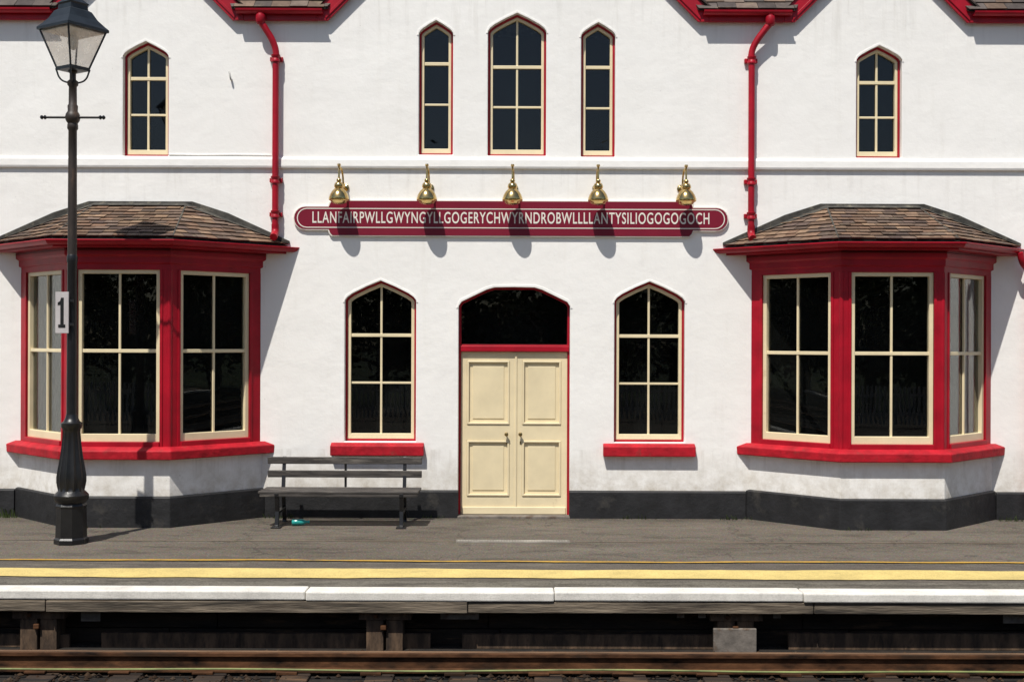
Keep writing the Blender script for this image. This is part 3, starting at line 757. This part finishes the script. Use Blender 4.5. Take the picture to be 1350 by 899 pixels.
for zz, yy in ((-.34, -4.38), (-.50, -4.40)):
    xx = -45
    while xx < 45:
        w = random.uniform(2, 4); L.append((xx, xx+w-.01, yy+random.uniform(-.02, .02), yy+.06, zz-.075, zz+.075)); xx += w
boxes('under_boards', L, M_TARWOOD, PF, .004)
box('back_boards', -45, 45, -4.1, -4.0, -.7, -.1, M_TARWOOD, PF, 0)
boxes('hanging_plates', [(-.66, -.30, -4.66, -4.645, -.27, -.19), (-4.02, -3.84, -4.66, -4.645, -.30, -.19), (4.6, 4.85, -4.66, -4.645, -.29, -.19), (1.55, 1.62, -4.66, -4.645, -.25, -.19), (1.75, 1.82, -4.66, -4.645, -.25, -.19), (2.45, 2.52, -4.66, -4.645, -.25, -.19)], M_CONC, PF, .003)
L = []; xx = -20
while xx < 20:
    w = random.uniform(1.5, 3.2)
    if random.random() < .8: L.append((xx, xx+w, -4.60, -4.55, -.56, -.43+random.uniform(-.03, .03)))
    xx += w+.3
boxes('retaining_boards', L, M_POSTW, PF, .005)

# ------------------------------------------------------------ ground, tracks
make('ground', [(-400, -400, -.62), (400, -400, -.62), (400, 400, -.62), (-400, 400, -.62)], [(0, 1, 2, 3)], M_GRASS)
make('trackbed', [(-60, -12.4, -.56), (60, -12.4, -.56), (60, -3.98, -.56), (-60, -3.98, -.56)], [(0, 1, 2, 3)], M_SOIL)
def track(yc):
    T = empty('railway_track', (0, yc, -.4))
    for s in (-1, 1):
        y = yc+s*.7525
        z = -.525
        prof = [(-.07, z), (.07, z), (.07, z+.012), (.012, z+.03), (.009, z+.115), (.036, z+.128), (.036, z+.155), (.028, z+.163), (-.028, z+.163), (-.036, z+.155), (-.036, z+.128), (-.009, z+.115), (-.012, z+.03), (-.07, z+.012)]
        sweep('rail_%d' % s, [(-60, y), (60, y)], prof, M_RUST, T, 0, False)
        box('rail_head_%d' % s, -60, 60, y-.026, y+.026, z+.162, z+.1655, M_RAILTOP, T, 0)
        L = []
        x = -30
        while x < 30:
            L.append((x-.09, x+.09, y-.12, y+.12, z-.012, z+.016)); x += .72
        boxes('rail_chairs_%d' % s, L, M_RUST, T, .006)
    L = []; x = -40
    while x < 40:
        L.append((x-.12, x+.12, yc-1.28, yc+1.28, -.64, -.535+random.uniform(-.004, .004))); x += .72
    boxes('sleepers', L, M_TARWOOD, T, .01)
track(-6.25); track(-9.75)
tube('track_cable', [(x, -5.66+.012*math.sin(x*1.3), -.475+.006*math.sin(x*2.1)) for x in [i*.4-16 for i in range(81)]], .009, M_GREENC, None)
V = []; F = []; C = []
for i in range(9000):
    x = random.uniform(-9, 9); y = random.uniform(-7.6, -4.75); s = random.uniform(.018, .04)
    q = [Vector((random.uniform(.6, 1.1)*a, random.uniform(.6, 1.1)*b, random.uniform(.5, .9)*c)) for a, b, c in ((1, 0, 0), (0, 1, 0), (-1, 0, 0), (0, -1, 0), (0, 0, 1), (0, 0, -1))]
    n = len(V); V += [Vector((x, y, -.552))+p*s for p in q]
    f = [(0, 1, 4), (1, 2, 4), (2, 3, 4), (3, 0, 4), (1, 0, 5), (2, 1, 5), (3, 2, 5), (0, 3, 5)]
    F += [tuple(k+n for k in t) for t in f]
    c = random.choice(((.07, .05, .035), (.05, .038, .028), (.09, .07, .05), (.045, .04, .035), (.10, .09, .075)))
    C += [c]*8
make('ballast', V, F, M_STONE, cols=C, recalc=False)

# opposite platform, fence, trees (behind the photographer)
OP = empty('opposite_platform', (0, -18, 0))
box('slab', -38, 38, -24, -12.6, -.1, 0, M_ASPH, OP, 0); box('edge_wall', -38, 38, -12.9, -12.65, -.65, -.1, M_CONC, OP, 0)
box('edge_coping', -38, 38, -12.75, -12.42, -.08, .012, M_EDGEW, OP, .008)
L = []; x = -26
while x < 26:
    L.append((x-.035, x+.035, -19.0, -18.98, .08, 1.12)); x += .13
L += [(-26, 26, -19.05, -19.0, .3, .38), (-26, 26, -19.05, -19.0, .85, .93)]
boxes('picket_fence', L, M_WHITEWOOD, None, 0)
def tree_mesh(seed, H):
    r = random.Random(seed); V = []; F = []; C = []
    def cone(p, q, r0, r1, seg=8):
        p = Vector(p); q = Vector(q); d = (q-p).normalized(); s = d.orthogonal().normalized(); t = d.cross(s); n = len(V)
        for c, rr in ((p, r0), (q, r1)):
            for i in range(seg):
                a = 2*math.pi*i/seg; V.append(c+rr*(math.cos(a)*s+math.sin(a)*t))
        for i in range(seg): F.append((n+i, n+(i+1) % seg, n+seg+(i+1) % seg, n+seg+i)); C.append((.05, .038, .028))
    cone((0, 0, -.6), (.1, 0, H*.35), .28, .2); cone((.1, 0, H*.35), (0, .1, H*.8), .2, .05)
    clumps = []
    for i in range(60):
        a = r.uniform(0, 6.28); h = r.uniform(.12, .98); R = H*.36*math.sin(math.pi*min(1, max(.12, (h-.02)/1.0)))**.5*r.uniform(.3, 1.1)
        c = Vector((R*math.cos(a), R*math.sin(a), H*h)); clumps.append(c)
        if i % 3 == 0: cone((0, 0, H*h*.7), c, .07, .02, 5)
    for c in clumps:
        s = r.uniform(.6, 1.25); tone = r.uniform(.6, 1.3)
        for k in range(75):
            d = Vector((r.gauss(0, 1), r.gauss(0, 1), r.gauss(0, .8)))*s*.5; p = c+d
            u = Vector((r.gauss(0, 1), r.gauss(0, 1), r.gauss(0, 1))).normalized(); w = u.orthogonal().normalized(); z = r.uniform(.12, .22)
            n = len(V); V.extend([p-u*z, p+w*z*.6, p+u*z, p-w*z*.6]); F.append((n, n+1, n+2, n+3))
            C.append((.04*tone, .065*tone, .02*tone))
    me = make('tree', V, F, M_LEAF, None, cols=C, recalc=False); return me
t0 = tree_mesh(3, 9.5); t0.location = (-13, -33, -.5)
TR = [(-5.5, -35, 1.15, 1), (1.5, -33, .95, 2.4), (7, -36, 1.25, 4), (14, -33, 1.0, 5.1), (-21, -35, 1.2, .6), (22, -36, 1.3, 3), (-9.5, -39, 1.1, 2), (-2, -40, 1.05, 5), (4, -40, 1.1, 3.3), (10.5, -40, 1.1, 1.2), (18, -39, 1.1, .4), (-17, -39, 1.15, 4.2)]
for s in (-1, 1):  # unseen side trees, added so the angled bay panes reflect dark
    TR += [(s*42, -17, 1.2, 1.1+s), (s*46, -14.8, 1.15, 2+s), (s*47, -20.5, 1.3, 3.3+s), (s*53, -17, 1.3, 4+s), (s*43, -24, 1.2, 5+s), (s*58, -14, 1.2, .3+s)]
for (x, y, s, a) in TR:
    o = bpy.data.objects.new('tree', t0.data); COL.objects.link(o); o.location = (x, y, -.5); o.scale = (s, s, s); o.rotation_euler = (0, 0, a)
V = []; F = []; C = []
for cxx, cy, n, h in ((-6.62, -.14, 30, .12), (-3.02, -.10, 22, .08), (-.95, -.06, 10, .05), (1.6, -.07, 14, .06), (2.9, -.10, 18, .07), (6.5, -.14, 20, .09), (-5.3, -1.0, 10, .05), (4.3, -1.0, 8, .05), (-7.1, -.09, 25, .1)):
    for k in range(n):
        x = cxx+random.gauss(0, .12); y = cy+random.gauss(0, .015); hh = h*random.uniform(.4, 1.1); dx = random.gauss(0, .02); w = .006
        m = len(V); V += [(x-w, y, 0), (x+w, y, 0), (x+dx+w*.4, y-.02, hh), (x+dx*1.3, y-.03, hh*1.1)]; F.append((m, m+1, m+2, m+3)); C.append((.07, .10, .03))
make('weeds', V, F, M_LEAF, cols=C, recalc=False)

# ------------------------------------------------------------ light, world, camera
sd = Vector((-.45, -1, 1.95)).normalized()
el = math.asin(sd.z); az = math.atan2(sd.x, sd.y)
w = bpy.data.worlds.new('World'); scene.world = w; w.use_nodes = True
nt = w.node_tree; bg = nt.nodes['Background']
sky = nt.nodes.new('ShaderNodeTexSky'); sky.sky_type = 'NISHITA'; sky.sun_disc = False
sky.sun_elevation = el; sky.sun_rotation = az % (2*math.pi); sky.air_density = 1.0; sky.dust_density = 1.2
nt.links.new(sky.outputs[0], bg.inputs[0]); bg.inputs[1].default_value = .092
sl = bpy.data.lights.new('sun', 'SUN'); sl.energy = 5.0; sl.angle = math.radians(.53); sl.color = (1, .955, .885)
so = bpy.data.objects.new('sun', sl); COL.objects.link(so); so.rotation_euler = sd.to_track_quat('Z', 'Y').to_euler(); so.location = (-8, -20, 30)
cam = bpy.data.cameras.new('camera'); cam.lens = 36*16/13.5; cam.sensor_width = 36; cam.clip_end = 2000; cam.clip_start = .1
co = bpy.data.objects.new('camera', cam); COL.objects.link(co); co.location = (0, -16, EYE)
co.rotation_euler = (Matrix.Rotation(math.radians(90), 3, 'X') @ Matrix.Rotation(math.radians(.2), 3, 'Z')).to_euler()
scene.camera = co
scene.view_settings.view_transform = 'Standard'; scene.view_settings.look = 'None'; scene.view_settings.exposure = 0
